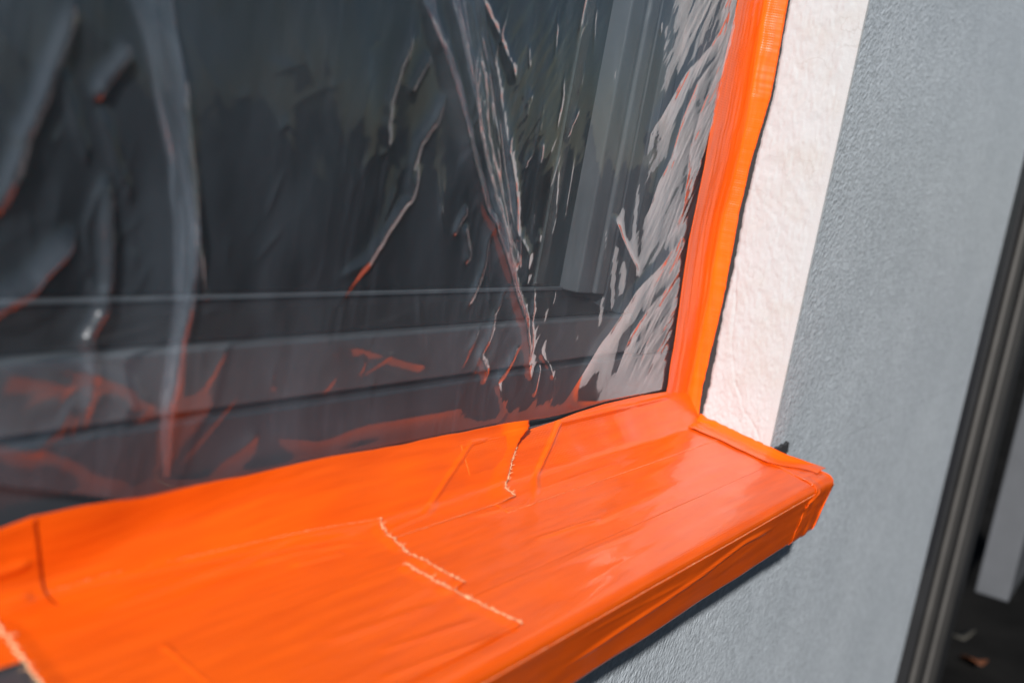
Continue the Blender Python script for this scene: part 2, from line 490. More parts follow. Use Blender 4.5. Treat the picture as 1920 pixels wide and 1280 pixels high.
b.extrude([(-0.1287, YW + 0.05), (-0.1287, YW + 0.017), (-0.134, YW + 0.016), (-0.140, YW + 0.0175), (-0.1405, YW + 0.020), (-0.148, YW + 0.0195), (-0.156, YW + 0.022), (-0.157, YW + 0.032), (-0.157, YW + 0.05)], 'z', 0.0957, ZT)
wpart(b, 'glazing_bead', M_BEAD, bevel=0.0012)
b = MB(); b.box(XL, -0.1572, YW + 0.0335, YW + 0.040, 0.0957, ZT); wpart(b, 'glass_pane', M_GLASS)
b = MB(); b.box(XL, -0.1575, YW + 0.031, YW + 0.0334, 0.0955, 0.0975); wpart(b, 'glazing_seal', M_BEAD, bevel=0.0005)
# the unlit room behind the glass
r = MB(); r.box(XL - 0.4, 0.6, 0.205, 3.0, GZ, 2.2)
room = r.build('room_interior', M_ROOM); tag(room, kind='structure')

# ------------------------------------------------------------------ sill section
def round_poly(P, rad, n=10):
    out = []
    for k, p in enumerate(P):
        p = np.array(p, float)
        if k in (0, len(P) - 1) or rad[k] <= 0: out.append(p[None]); continue
        a = np.array(P[k - 1]) - p; c = np.array(P[k + 1]) - p
        la, lc = np.linalg.norm(a), np.linalg.norm(c)
        t = min(rad[k], la * 0.45, lc * 0.45)
        p0 = p + a / la * t; p1 = p + c / lc * t
        u = np.linspace(0, 1, n)[:, None]
        out.append((1 - u) ** 2 * p0 + 2 * u * (1 - u) * p + u ** 2 * p1)
    return np.concatenate(out)

def section(c):
    """outer surface of window foot, sill top and front face as (s, (y, z)); the covering cuts
    the inner corner by c; s runs downwards and outwards and is tied to the sill's front edge"""
    P = [(YW, 0.14), (YW, TS * YW + 1.45 * c + 0.001), (YW - c, TS * (YW - c)), (YF, TS * YF), (YF + 0.0075, ZB), (YF + 0.018, ZB - 0.001)]
    q = round_poly(P, [0, min(0.007, c), min(0.0035, c), 0.0055, 0.0030, 0], 24)
    s = np.r_[0, np.cumsum(np.hypot(*np.diff(q, axis=0).T))]
    fr = np.argmin(np.hypot(q[:, 0] - YF, q[:, 1] - TS * YF))
    return s - s[fr] + S_FRONT, q

C0 = 0.016
S_FRONT = (YW - C0 - YF) / math.cos(math.atan(TS)) - 0.002   # s at the front edge (s = 0 in the fold)
def fold_radius(x):
    return C0 - 0.0125 * smooth(-0.40, -0.55, np.asarray(x, float))

S0, Q0 = section(C0)
S_BOT = S0[np.argmin(np.hypot(Q0[:, 0] - YF - 0.0075, Q0[:, 1] - ZB))]
def s_of_y(y):                                               # on the sill top
    return S_FRONT - (y - YF) / math.cos(math.atan(TS)) + 0.001
def s_of_z(z, x=-0.2):                                       # on the upright part
    S, Q = section(float(fold_radius(x)))
    k = Q[:, 1] > TS * YW + 0.004
    k &= Q[:, 0] > 0.03
    return float(np.interp(-z, -Q[k, 1], S[k]))
def xs(u, v):
    """(x, s) of a photo position lying on the sill top"""
    p = at(u, v, (0, TS, -1), -0.001)
    return (p[0], s_of_y(p[1]))
def xsu(u, v):
    """(x, s) of a photo position lying on the upright part"""
    p = at(u, v, (0, 1, 0), YW - 0.001)
    return (p[0], s_of_z(p[2], p[0]))
def xsf(u, v):
    """(x, s) of a photo position lying on the front face"""
    p = at(u, v, (0, 1, 0), YF)
    return (p[0], S_FRONT + (TS * YF - p[2]))

def surf(x, s, off):
    """points off metres above the section at x (array), s (array)"""
    shp = x.shape; x = x.ravel(); s = s.ravel(); off = np.broadcast_to(off, shp).ravel()
    fr = fold_radius(x) / 0.0005
    r0 = np.floor(fr).astype(int)
    out = np.zeros((len(x), 3)); out[:, 0] = x
    for key in np.unique(r0):
        k = r0 == key
        wgt = (fr[k] - key)
        acc = np.zeros((k.sum(), 2))
        for q, wq in ((key, 1 - wgt), (key + 1, wgt)):
            S, Q = section(q * 0.0005)
            e = 0.0006
            y = np.interp(s[k], S, Q[:, 0]); z = np.interp(s[k], S, Q[:, 1])
            ty = np.interp(s[k] + e, S, Q[:, 0]) - np.interp(s[k] - e, S, Q[:, 0])
            tz = np.interp(s[k] + e, S, Q[:, 1]) - np.interp(s[k] - e, S, Q[:, 1])
            L = np.hypot(ty, tz) + 1e-12
            acc[:, 0] += wq * (y + tz / L * off[k]); acc[:, 1] += wq * (z - ty / L * off[k])
        out[k, 1:] = acc
    return out.reshape(*shp, 3)

# the metal sill itself
xa = np.linspace(XL, XE, 60); sa = np.linspace(s_of_z(0.03), S_BOT + 0.006, 140)
Xs, Ss = np.meshgrid(xa, sa, indexing='ij')
keep = None
sill = tag(empty('window_sill', (-0.3, 0.0, -0.02)), 'dark metal window sill wrapped in orange tape', 'window sill')
def spart(o):
    o.parent = sill; o.matrix_parent_inverse = Matrix.Translation((0.3, 0, 0.02)); return o
xa = np.linspace(XL, -0.0014, 60)
Xs, Ss = np.meshgrid(xa, sa, indexing='ij')
o = link_mesh('metal_sheet', surf(Xs, Ss, -0.0022).reshape(-1, 3), grid_faces(*Xs.shape), M_SILL); spart(o)
md = o.modifiers.new('thick', 'SOLIDIFY'); md.thickness = 0.0015; md.offset = -1
xa = np.linspace(-0.0014, XE, 8); sb = np.linspace(s_of_y(-0.003), S_BOT + 0.006, 80)
Xs, Ss = np.meshgrid(xa, sb, indexing='ij')
o = link_mesh('metal_sheet', surf(Xs, Ss, -0.0022).reshape(-1, 3), grid_faces(*Xs.shape), M_SILL); spart(o)
md = o.modifiers.new('thick', 'SOLIDIFY'); md.thickness = 0.0015; md.offset = -1

# ------------------------------------------------------------------ tape strips
def torn(pts, s):
    """x along a torn edge for the given s values, from (x, s) points"""
    q = np.array(sorted(pts, key=lambda p: p[1]))
    return np.interp(s, q[:, 1], q[:, 0])

def ridges(X, S, lst):
    h = np.zeros_like(X)
    for pts, amp, wd in lst:
        q = np.array(pts)
        n = max(2, 14 * (len(q) - 1)); t = np.linspace(0, len(q) - 1, n)
        q = np.stack([np.interp(t, np.arange(len(q)), q[:, i]) for i in (0, 1)], 1)
        d, par, side = seg_dist(X, S, q)
        ends = smooth(0, 0.18, par) * smooth(1, 0.82, par)
        h += amp * ends * np.exp(-(d / wd) ** 2)
    return h

def make_tape(name, label, xl, xr, s0, s1, off, nu, nv, seed, lines=(), wrinkle=1.0, lift=None, mat=None, group='orange tape strips'):
    """a strip of tape on the section: xl/xr are functions of s, s0/s1 functions of x"""
    u = np.linspace(0, 1, nu); v = np.linspace(0, 1, nv)
    U, V = np.meshgrid(u, v, indexing='ij')
    xm0, xm1 = xl(0.5 * (s0(-0.3) + s1(-0.3))), xr(0.5 * (s0(-0.3) + s1(-0.3)))
    X = xm0 + U * (xm1 - xm0)
    S = s0(X) + V * (s1(X) - s0(X))
    X = xl(S) + U * (xr(S) - xl(S))
    S = s0(X) + V * (s1(X) - s0(X))
    # relief shared by all layers, so that no strip pokes through the one above it
    h = 0.00022 * fbm(X * 4, S * 90, 61, 2) + 0.00028 * fbm(X * 16, S * 35, 74, 2)
    own = wrinkle * (0.00006 * fbm(X * 7, S * 300 + X * 30, seed, 2) + 0.00005 * fbm(X * 40, S * 60, seed + 3, 2))
    h = h + np.maximum(own, 0) * smooth(0, 0.06, V) * smooth(1, 0.94, V)
    h = h + ridges(X, S, lines)
    if lift is not None: h = h + lift(X, S, U, V)
    P = surf(X, S, off + h)
    o = link_mesh(name, P.reshape(-1, 3), grid_faces(nu, nv), mat or M_TAPE, None, True, np.stack([X.ravel() + seed * 0.137, S.ravel()], 1))
    md = o.modifiers.new('thick', 'SOLIDIFY'); md.thickness = 0.0002; md.offset = -1
    tag(o, label, 'tape', group)
    return o, P, (X, S)

def fringe(parent, pts, seed, r=0.00022, n_thread=60, length=0.0016, name='torn_edge'):
    """pale torn gauze threads along an edge (points N x 3)"""
    rng = np.random.RandomState(seed); mb = MB()
    pts = np.asarray(pts, float)
    L = np.r_[0, np.cumsum(np.linalg.norm(np.diff(pts, axis=0), axis=1))]
    t = np.linspace(0, L[-1], max(20, int(L[-1] / 0.0006)))
    q = np.stack([np.interp(t, L, pts[:, i]) for i in range(3)], 1)
    q = q + rng.normal(0, 0.00012, q.shape)
    rr = r * (0.45 + 0.9 * rng.rand(len(q)) ** 2)
    mb.tube(q, rr, 5)
    for k in range(n_thread):
        a = rng.rand() * L[-1]
        p = np.array([np.interp(a, L, pts[:, i]) for i in range(3)])
        d = rng.normal(0, 1, 3); d[2] = abs(d[2]) * 0.5; d /= np.linalg.norm(d)
        l = length * (0.3 + rng.rand())
        b2 = rng.normal(0, 0.25, 3) * l
        mb.tube([p, p + d * l * 0.5 + b2 * 0.5, p + d * l + b2], [0.00011, 0.0001, 0.00006], 4)
    o = mb.build(name, M_THREAD, parent, True)
    return o

C_ = lambda c: (lambda q: c + 0 * np.asarray(q, float))
def jag(f, seed, amp=0.0007):
    return lambda s: f(s) + amp * fbm(np.asarray(s, float) * 900, 0 * np.asarray(s, float), seed, 3)

# edges measured from the photograph
top_L = np.array([xsu(*p) for p in ((0, 992), (60, 968), (160, 948), (270, 932), (450, 893), (700, 843), (880, 806), (970, 788))])
top_R = np.array([xsu(*p) for p in ((900, 822), (975, 806), (1030, 789), (1080, 772), (1130, 757), (1200, 741), (1250, 733), (1300, 727))])
fT_L = lambda x: np.interp(x, top_L[:, 0], top_L[:, 1]) + 0.0003 * noise(np.asarray(x, float) * 60, 0 * np.asarray(x, float), 2)
fT_R = lambda x: np.interp(x, top_R[:, 0], top_R[:, 1])

# 1 front-face tape, full length
e_front = S_FRONT + 0.0035
o, P, _ = make_tape('tape_strip', 'orange tape along the front face of the sill, darkest of the strips',
          C_(-0.86), C_(0.026), C_(e_front), C_(S_BOT + 0.005), 0.0007, 420, 50, 41,
          lines=[([xsf(1055, 1268), xsf(1200, 1165), xsf(1330, 1072), xsf(1400, 1015), xsf(1462, 985)], 0.0011, 0.0012),
                 ([xsf(1100, 1190), xsf(1300, 1085)], 0.0003, 0.0010)])
ed = P[:, 0, :]; k = ed[:, 0] > -0.6
fringe(o, ed[k] + np.array([0, -0.0002, 0.0001]), 4, 0.00011, 60, 0.0005, 'frayed_edge')

# 2 tape covering the sill on the right, behind the front strip
make_tape('tape_strip', 'glossy orange tape on the right part of the sill top, mirroring the white reveal',
          jag(C_(-0.435), 3), C_(-0.006), C_(s_of_y(0.050)), C_(s_of_y(-0.012)), 0.0003, 300, 110, 42,
          lines=[([xs(1000, 1010), xs(1130, 970)], 0.0007, 0.0009), ([xs(880, 968), xs(985, 945), xs(1000, 925)], 0.0006, 0.0010),
                 ([xs(1040, 1065), xs(1240, 985)], 0.0005, 0.0012)], wrinkle=0.7)
# 3 front strip on the sill top, turning over the front edge
make_tape('tape_strip', 'orange tape turned over the front edge of the sill, right of the torn end',
          C_(-0.86), C_(0.018), C_(s_of_y(-0.0085)), C_(S_FRONT + 0.0125), 0.0005, 420, 70, 43, wrinkle=0.8,
          lines=[([xs(1010, 1075), xs(1100, 1035), xs(1220, 985)], 0.0003, 0.0012)])
# 4 back tape, right piece: window foot and sill
def lift_R(X, S, U, V):
    up = smooth(s_of_z(0.015), s_of_z(0.035), S)
    return 0.0014 * np.exp(-((X + 0.232) / 0.02) ** 2) * up + 0.0006 * noise(X * 40, S * 60, 8) * smooth(0.004, -0.01, S)
o4, P4, _ = make_tape('tape_strip', 'orange tape in the fold between window and sill, from the tear to the corner',
          C_(-0.305), C_(-0.0015), fT_R, C_(s_of_y(0.030)), 0.0006, 300, 110, 44,
          lines=[([xsu(1180, 772), xsu(1120, 805), xsu(1060, 850), xsu(1020, 890), xs(1005, 915), xs(1000, 950)], 0.0015, 0.0016),
                 ([xsu(1245, 765), xsu(1180, 776), xsu(1110, 800)], 0.0008, 0.0014), ([xsu(1240, 776), xsu(1200, 790), xsu(1170, 795)], 0.0006, 0.001),
                 ([xs(965, 935), xs(1050, 905), xs(1170, 865)], 0.0006, 0.0022)], lift=lift_R)
# 5 tape on the sill top, left, back strip
lift_T = lambda X, S, U, V: 0.0009 * smooth(0.955, 1.0, U) * (0.6 + 0.5 * noise(S * 220, S * 0, 19)) + 0.0008 * smooth(0.05, 0.0, U)
b5 = np.array([xs(*p) for p in ((0, 1132), (90, 1112), (200, 1081), (400, 1040), (560, 1006), (705, 976))])
f5 = lambda x: np.interp(x, b5[:, 0], b5[:, 1])
x3r = jag(lambda s: torn([xs(705, 975), xs(720, 1000), xs(760, 1035), xs(820, 1068), xs(880, 1100)], s), 51, 0.0006)
x3l = jag(lambda s: torn([xs(-60, 1130), xs(0, 1185), xs(35, 1225), xs(75, 1283), xs(120, 1400)], s), 52, 0.0008)
o5, P5, _ = make_tape('tape_strip', 'orange tape across the sill top at left, with pale torn ends',
          x3l, x3r, f5, C_(s_of_y(-0.0012)), 0.0010, 220, 110, 45,
          lines=[([xs(705, 990), xs(560, 1015), xs(430, 1060), xs(300, 1105), xs(150, 1160)], 0.0009, 0.0022),
                 ([xs(690, 1015), xs(560, 1035), xs(470, 1060)], 0.0006, 0.0016), ([xs(650, 1035), xs(540, 1062)], 0.0005, 0.0014),
                 ([xs(300, 1205), xs(350, 1250), xs(400, 1290)], 0.0006, 0.0012)], lift=lift_T)
fringe(o5, P5[-1] + np.array([0.0002, 0, 0.0001]), 6, 0.00028, 90)
fringe(o5, P5[0] + np.array([-0.0002, 0, 0.0001]), 7, 0.0004, 70, 0.0020)
# 6 tape on the sill top, left, front strip
x4r = jag(lambda s: torn([xs(770, 1070), xs(830, 1100), xs(880, 1125), xs(940, 1152), xs(988, 1176)], s), 53, 0.0006)
o6, P6, _ = make_tape('tape_strip', 'orange tape along the near edge of the sill top, ending in the longest pale tear',
          x3l, x4r, C_(s_of_y(0.0195)), C_(s_of_y(-0.0315)), 0.0012, 220, 100, 46,
          lines=[([xs(960, 1185), xs(800, 1240), xs(700, 1280)], 0.0005, 0.0014), ([xs(820, 1130), xs(600, 1210)], 0.0004, 0.0020),
                 ([xs(900, 1160), xs(700, 1225)], 0.0004, 0.0014)], lift=lift_T)
fringe(o6, P6[-1] + np.array([0.0002, 0, 0.0001]), 8, 0.00034, 110)
# 7 back tape, left piece
def xtear(s):
    return torn([xsu(970, 789), xsu(962, 830), xsu(956, 850), xsu(950, 880), xs(944, 905), xs(946, 920), xs(965, 935), xs(990, 946)], s)
def lift_L(X, S, U, V):
    up = smooth(-0.006, s_of_z(0.033), S)
    return 0.0050 * smooth(-0.265, -0.243, X) * up ** 2 + 0.0014 * smooth(0.965, 1.0, U) \
        + 0.0006 * noise(X * 30, S * 60, 18) * smooth(0.006, -0.012, S)
o7, P7, _ = make_tape('tape_strip', 'orange tape along the foot of the window at left, ending at the lifted tear',
          C_(-0.80), jag(xtear, 55, 0.0005), fT_L, C_(s_of_y(0.0375)), 0.0008, 340, 90, 47,
          lines=[([xsu(900, 920), xsu(850, 950), xs(790, 975)], 0.0007, 0.0012), ([xs(720, 1000), xs(800, 965), xs(820, 940)], 0.0007, 0.0013)],
          lift=lift_L)
ed = P7[-1]; kk = ed[:, 2] < 0.024
fringe(o7, ed[kk] + np.array([0.0002, -0.0001, 0.0001]), 9, 0.00028, 80)
# 8 short patch at the far left
o8, P8, _ = make_tape('tape_strip', 'short orange tape patch at the left edge over the window foot',
          C_(-0.72), jag(lambda s: torn([xsu(68, 985), xsu(72, 1020), xsu(78, 1070), xs(86, 1116)], s), 57, 0.0002),
          lambda x: fT_L(x) + 0.0012, C_(s_of_y(0.056)), 0.0010, 110, 60, 48, lift=lambda X, S, U, V: 0.0006 * noise(X * 30, S * 60, 18) * smooth(0.006, -0.012, S),
          lines=[([xsu(62, 1052), xsu(20, 1068), xsu(-60, 1095)], 0.0008, 0.0016), ([xs(60, 1120), xs(0, 1140), xs(-80, 1160)], 0.0010, 0.0025)])

for host, edge, sd in ((o5, P5[:, 0], 61), (o7, P7[:, -1], 62), (o4, P4[:, -1], 63)):
    fringe(host, edge + np.array([0, -0.0001, 0.0001]), sd, 0.00008, 24, 0.0005, 'frayed_edge')
# 9 upright tape on window frame and reveal
def tape_upright():
    left = np.array([at(u, v, (0, 1, 0), YW - 0.002)[[0, 2]] for u, v in ((1384, 0), (1360, 110), (1337, 220), (1318, 320), (1290, 450), (1270, 590), (1250, 720))])
    right = np.array([at(u, v, (1, 0, 0), -0.0015)[1:] for u, v in ((1479, 0), (1447, 180), (1410, 300), (1388, 400), (1374, 480), (1349, 600), (1318, 723), (1309, 795))])
    fold = np.array([at(u, v, (1, 0, 0), -0.002)[1:] for u, v in ((1438, 0), (1401, 240), (1358, 400), (1320, 630), (1298, 723), (1294, 765))])
    z = np.concatenate([np.linspace(0.011, 0.33, 640, endpoint=False), np.linspace(0.33, 0.75, 80)])
    nz, nu = len(z), 70
    xl = np.interp(z, left[::-1, 1], left[::-1, 0]) + 0.0006 * noise(z * 60, z * 0, 71)
    yr = np.interp(z, right[::-1, 1], right[::-1, 0]) + 0.00018 * fbm(z * 200, z * 0, 72, 3)
    yf = np.interp(z, fold[::-1, 1], fold[::-1, 0])
    V = np.zeros((nz, nu, 3)); uv = np.zeros((nz, nu, 2))
    for i in range(nz):
        r = 0.006
        P = [(xl[i], YW - 0.0026), (-0.0035, max(YW - 0.0026 - 0.3 * (YW - yf[i]), yf[i])), (-0.0024, yr[i])]
        q = round_poly(P, [0, 0.008, 0], 20)
        s = np.r_[0, np.cumsum(np.hypot(*np.diff(q, axis=0).T))]
        t = np.linspace(0, s[-1], nu)
        x = np.interp(t, s, q[:, 0]); y = np.interp(t, s, q[:, 1])
        k = np.clip((t - (s[-1] - 0.020)) / 0.020, 0, 1)
        rip = 0.00014 * float(noise(z[i] * 130, 0.0, 77)) + 0.00004 * float(noise(z[i] * 520, 3.0, 79)) + 0.0004 * float(noise(z[i] * 30, 7.0, 78))
        x = x - (0.0026 + rip) * np.sin(k * math.pi) ** 1.0 - 0.0001 * k
        V[i, :, 0] = x; V[i, :, 1] = y; V[i, :, 2] = z[i]
        uv[i, :, 0] = z[i]; uv[i, :, 1] = t
    h = 0.0004 * fbm(uv[..., 0] * 9, uv[..., 1] * 150, 73, 3) + 0.0002 * fbm(uv[..., 0] * 30, uv[..., 1] * 60, 75, 3)
    du = np.gradient(V, axis=1); nx, ny = du[..., 1], -du[..., 0]; L = np.hypot(nx, ny)
    V[..., 0] -= nx / L * h * -1 * -1; V[..., 1] += ny / L * h
    o = link_mesh('tape_strip', V.reshape(-1, 3), grid_faces(nz, nu, True), M_TAPE, None, True, uv.reshape(-1, 2))
    md = o.modifiers.new('thick', 'SOLIDIFY'); md.thickness = 0.0002; md.offset = -1
    tag(o, 'upright orange tape joining the window frame to the white reveal', 'tape', 'orange tape strips')
    return o
tape_upright()

# 10 tape along the foot of the reveal
def tape_foot():
    ny, nu = 160, 60
    y = np.linspace(0.052, -0.033, ny)
    V = np.zeros((ny, nu, 3)); uv = np.zeros((ny, nu, 2))
    for i, yy in enumerate(y):
        f = float(smooth(-0.033, -0.002, yy))
        hgt = (0.0048 + 0.0004 * float(noise(yy * 300, 0, 81))) * f
        xo = -0.0022 + 0.030 * (1 - f) ** 1.5
        z0 = TS * yy + 0.0022
        w_ = 0.020 + 0.008 * float(smooth(0.03, 0.06, yy))
        P = [(xo - w_, z0), (xo - 0.004 * f - 0.002, z0 + 0.0004), (xo, z0 + hgt + 0.0004)]
        q = round_poly(P, [0, 0.006, 0], 16)
        s = np.r_[0, np.cumsum(np.hypot(*np.diff(q, axis=0).T))]
        t = np.linspace(0, s[-1], nu)
        V[i, :, 0] = np.interp(t, s, q[:, 0]); V[i, :, 1] = yy; V[i, :, 2] = np.interp(t, s, q[:, 1])
        uv[i, :, 0] = yy; uv[i, :, 1] = t
    V[..., 2] += 0.0003 * fbm(uv[..., 0] * 60, uv[..., 1] * 90, 82, 3) + 0.0009 * np.exp(-((uv[..., 0] - 0.046) / 0.004) ** 2) * (0.5 + noise(uv[..., 1] * 400, uv[..., 0] * 200, 3))
    o = link_mesh('tape_strip', V.reshape(-1, 3), grid_faces(ny, nu, True), M_TAPE, None, True, uv.reshape(-1, 2))
    md = o.modifiers.new('thick', 'SOLIDIFY'); md.thickness = 0.0002; md.offset = -1
    tag(o, 'orange tape along the foot of the white reveal, running out to a point', 'tape', 'orange tape strips')
tape_foot()

# 11 tape wrapped over the sill's right end
def lift_E(X, S, U, V):
    return 0.0003 * noise(X * 130, S * 80, 91) + 0.0003 * noise(X * 60, S * 160, 92)
o11, P11, _ = make_tape('tape_strip', 'dark orange tape wrapped round the right end of the sill',
          lambda s: -0.020 - 0.012 * smooth(S_FRONT, S_FRONT + 0.01, np.asarray(s, float)) + 0.0005 * noise(np.asarray(s, float) * 300, 0 * np.asarray(s, float), 93),
          lambda s: XE + 0.0025 + 0.0012 * noise(np.asarray(s, float) * 120, 0 * np.asarray(s, float), 94), C_(s_of_y(-0.0025)), C_(S_BOT + 0.004), 0.0010, 60, 110, 49,
          lines=[([xsf(1487, 935), xsf(1500, 960), xsf(1496, 990)], 0.0012, 0.0012), ([xsf(1510, 955), xsf(1540, 915)], 0.0010, 0.0012)], lift=lift_E)
# its flap down the end of the sill
sE = np.linspace(s_of_y(-0.0025), S_BOT + 0.002, 60)
pe = surf(np.full(60, XE + 0.0024), sE, 0.0014)
inner = pe.copy(); inner[:, 1] = np.clip(inner[:, 1] + 0.006, None, -0.003); inner[:, 2] -= 0.003
inner[:, 0] += 0.0004
link_mesh('tape_flap', np.concatenate([pe, inner]), [(k, k + 1, 61 + k, 60 + k) for k in range(59)], M_TAPE, o11, True,
          np.concatenate([pe[:, 1:], inner[:, 1:]]))

# ------------------------------------------------------------------ plastic film
YFILM = YW - 0.0010
def fp(u, v):
    p = at(u, v, (0, 1, 0), YFILM - 0.003); return (p[0], p[2])
fx = np.concatenate([np.arange(-0.80, -0.62, 0.003), np.arange(-0.62, -0.36, 0.0008), np.arange(-0.36, -0.012, 0.0007)])
fz = np.concatenate([np.arange(0.016, 0.31, 0.0009), np.arange(0.311, 0.52, 0.003)])
FX, FZ = np.meshgrid(fx, fz, indexing='ij')
H = np.zeros_like(FX)
# slack billows, looser to the left
leftw = smooth(-0.30, -0.60, FX)
H += (0.0012 + 0.0034 * leftw) * fbm(FX * 9, FZ * 6, 101, 3)
H += 0.0006 * fbm(FX * 26 + FZ * 8, FZ * 9, 105, 3)
# creases traced from the photograph: (positions, height, half width, cusp)
creases = [
    ([(790, -60), (800, 0), (830, 90), (855, 170), (880, 290), (905, 380), (930, 440), (955, 520), (985, 610), (995, 680), (1010, 745)], 0.0042, 0.006),
    ([(840, -60), (850, 0), (880, 130), (900, 250), (925, 370), (950, 460), (965, 520)], 0.0030, 0.005),
    ([(905, -40), (912, 20), (945, 180), (955, 260), (972, 350), (975, 440), (998, 480), (995, 560)], 0.0016, 0.005),
    ([(905, -30), (910, 0), (950, 90), (978, 158)], 0.0018, 0.004),
    ([(785, 40), (775, 75), (750, 145), (735, 195), (730, 240), (740, 290)], 0.0014, 0.003),
    ([(815, 100), (770, 180)], 0.0012, 0.003),
    ([(850, 170), (820, 230), (790, 270), (775, 330), (770, 385)], 0.0018, 0.004),
    ([(790, 300), (775, 370), (720, 440), (690, 490), (630, 530)], 0.0018, 0.004),
    ([(885, 390), (870, 415), (858, 445)], 0.0016, 0.003),
    ([(875, 425), (885, 470), (882, 500)], 0.0018, 0.003),
    ([(925, 380), (915, 490), (880, 590)], 0.0016, 0.003),
    ([(935, 578), (920, 640), (907, 665), (917, 700), (918, 725)], 0.0020, 0.003),
    ([(985, 640), (958, 690), (940, 720), (955, 770), (985, 800)], 0.0024, 0.004),
    ([(1010, 745), (1022, 685)], 0.0018, 0.003),
    ([(1018, 655), (1040, 690), (1047, 720)], 0.0010, 0.003),
    ([(1155, 405), (1180, 460), (1208, 522)], 0.0016, 0.003),
    ([(1375, 20), (1330, 90), (1280, 150), (1245, 215), (1225, 250), (1222, 290)], 0.0016, 0.009),
    ([(1370, 60), (1310, 160), (1285, 220), (1262, 300), (1240, 340), (1220, 400), (1200, 445)], 0.0015, 0.009),
    ([(1385, 60), (1345, 130), (1320, 200), (1300, 280), (1290, 350), (1285, 430)], 0.0012, 0.010),
    ([(1300, 430), (1255, 480), (1200, 545), (1165, 600), (1130, 650), (1080, 735), (1050, 780)], 0.0022, 0.010),
    ([(1290, 500), (1240, 560), (1190, 630), (1160, 720)], 0.0014, 0.007),
    ([(1275, 560), (1225, 640), (1195, 730)], 0.0010, 0.006),
    ([(1262, 620), (1235, 670), (1210, 735)], 0.0009, 0.005),
    ([(620, 600), (700, 470), (760, 330)], 0.0008, 0.004),
    ([(640, 640), (820, 690)], 0.0010, 0.004),
    ([(330, -30), (335, 120), (350, 300), (360, 420), (350, 560), (330, 640), (318, 760), (322, 900)], 0.0050, 0.010),
    ([(365, 460), (375, 550), (400, 560)], 0.0018, 0.004),
    ([(150, -30), (110, 90), (70, 200), (45, 245), (15, 330), (-30, 440)], 0.0080, 0.007),
    ([(250, 80), (195, 150), (178, 195)], 0.0080, 0.006),
    ([(205, 320), (205, 430), (205, 520), (200, 585), (168, 640), (175, 720), (165, 820)], 0.0100, 0.006),
    ([(-60, 620), (0, 580), (60, 540), (100, 500), (160, 435)], 0.0130, 0.008),
    ([(205, 330), (170, 430), (190, 580)], 0.0030, 0.006),
    ([(120, 120), (150, 250), (180, 320)], 0.0030, 0.005),
    ([(190, 200), (230, 320), (265, 390)], 0.0030, 0.006),
    ([(160, 740), (120, 720), (0, 700)], 0.0060, 0.012),
    ([(160, 740), (120, 810), (75, 845), (-30, 830)], 0.0050, 0.010),
    ([(70, 690), (180, 700), (250, 730), (285, 760), (270, 800)], 0.0050, 0.008),
    ([(500, 815), (420, 880), (380, 920)], 0.0030, 0.006),
    ([(500, 815), (600, 835), (700, 800), (880, 770)], 0.0030, 0.006),
    ([(0, 850), (90, 850), (170, 880), (250, 930)], 0.0040, 0.008),
]
cr = np.random.RandomState(7)
for n, (pts, amp, wd) in enumerate(creases):
    if pts[0][0] < 400: amp *= 0.42; wd *= 0.46          # crisp, narrow folds in the slack part
    q = np.array([fp(*p) for p in pts])
    t = np.linspace(0, len(q) - 1, max(8, 10 * (len(q) - 1)))
    q = np.stack([np.interp(t, np.arange(len(q)), q[:, i]) for i in (0, 1)], 1)
    q += 0.0006 * np.stack([noise(t * 2.3, t * 0, 200 + n), noise(t * 2.3, t * 0, 300 + n)], 1)
    x0, x1 = q[:, 0].min() - 5 * wd, q[:, 0].max() + 5 * wd
    z0, z1 = q[:, 1].min() - 5 * wd, q[:, 1].max() + 5 * wd
    ix = np.where((fx > x0) & (fx < x1))[0]; iz = np.where((fz > z0) & (fz < z1))[0]
    if not len(ix) or not len(iz): continue
    sl = (slice(ix[0], ix[-1] + 1), slice(iz[0], iz[-1] + 1))
    d, par, side = seg_dist(FX[sl], FZ[sl], q)
    ends = smooth(-0.02, 0.2, par) * smooth(1.02, 0.8, par)
    asym = np.where(side > 0, 1.0, 0.45 + 0.4 * cr.rand())
    e = d / (wd * asym)
    H[sl] += amp * ends * (0.75 * np.exp(-e * 1.3) + 0.25 * np.exp(-e * e)) * (1 - 0.0 * e)
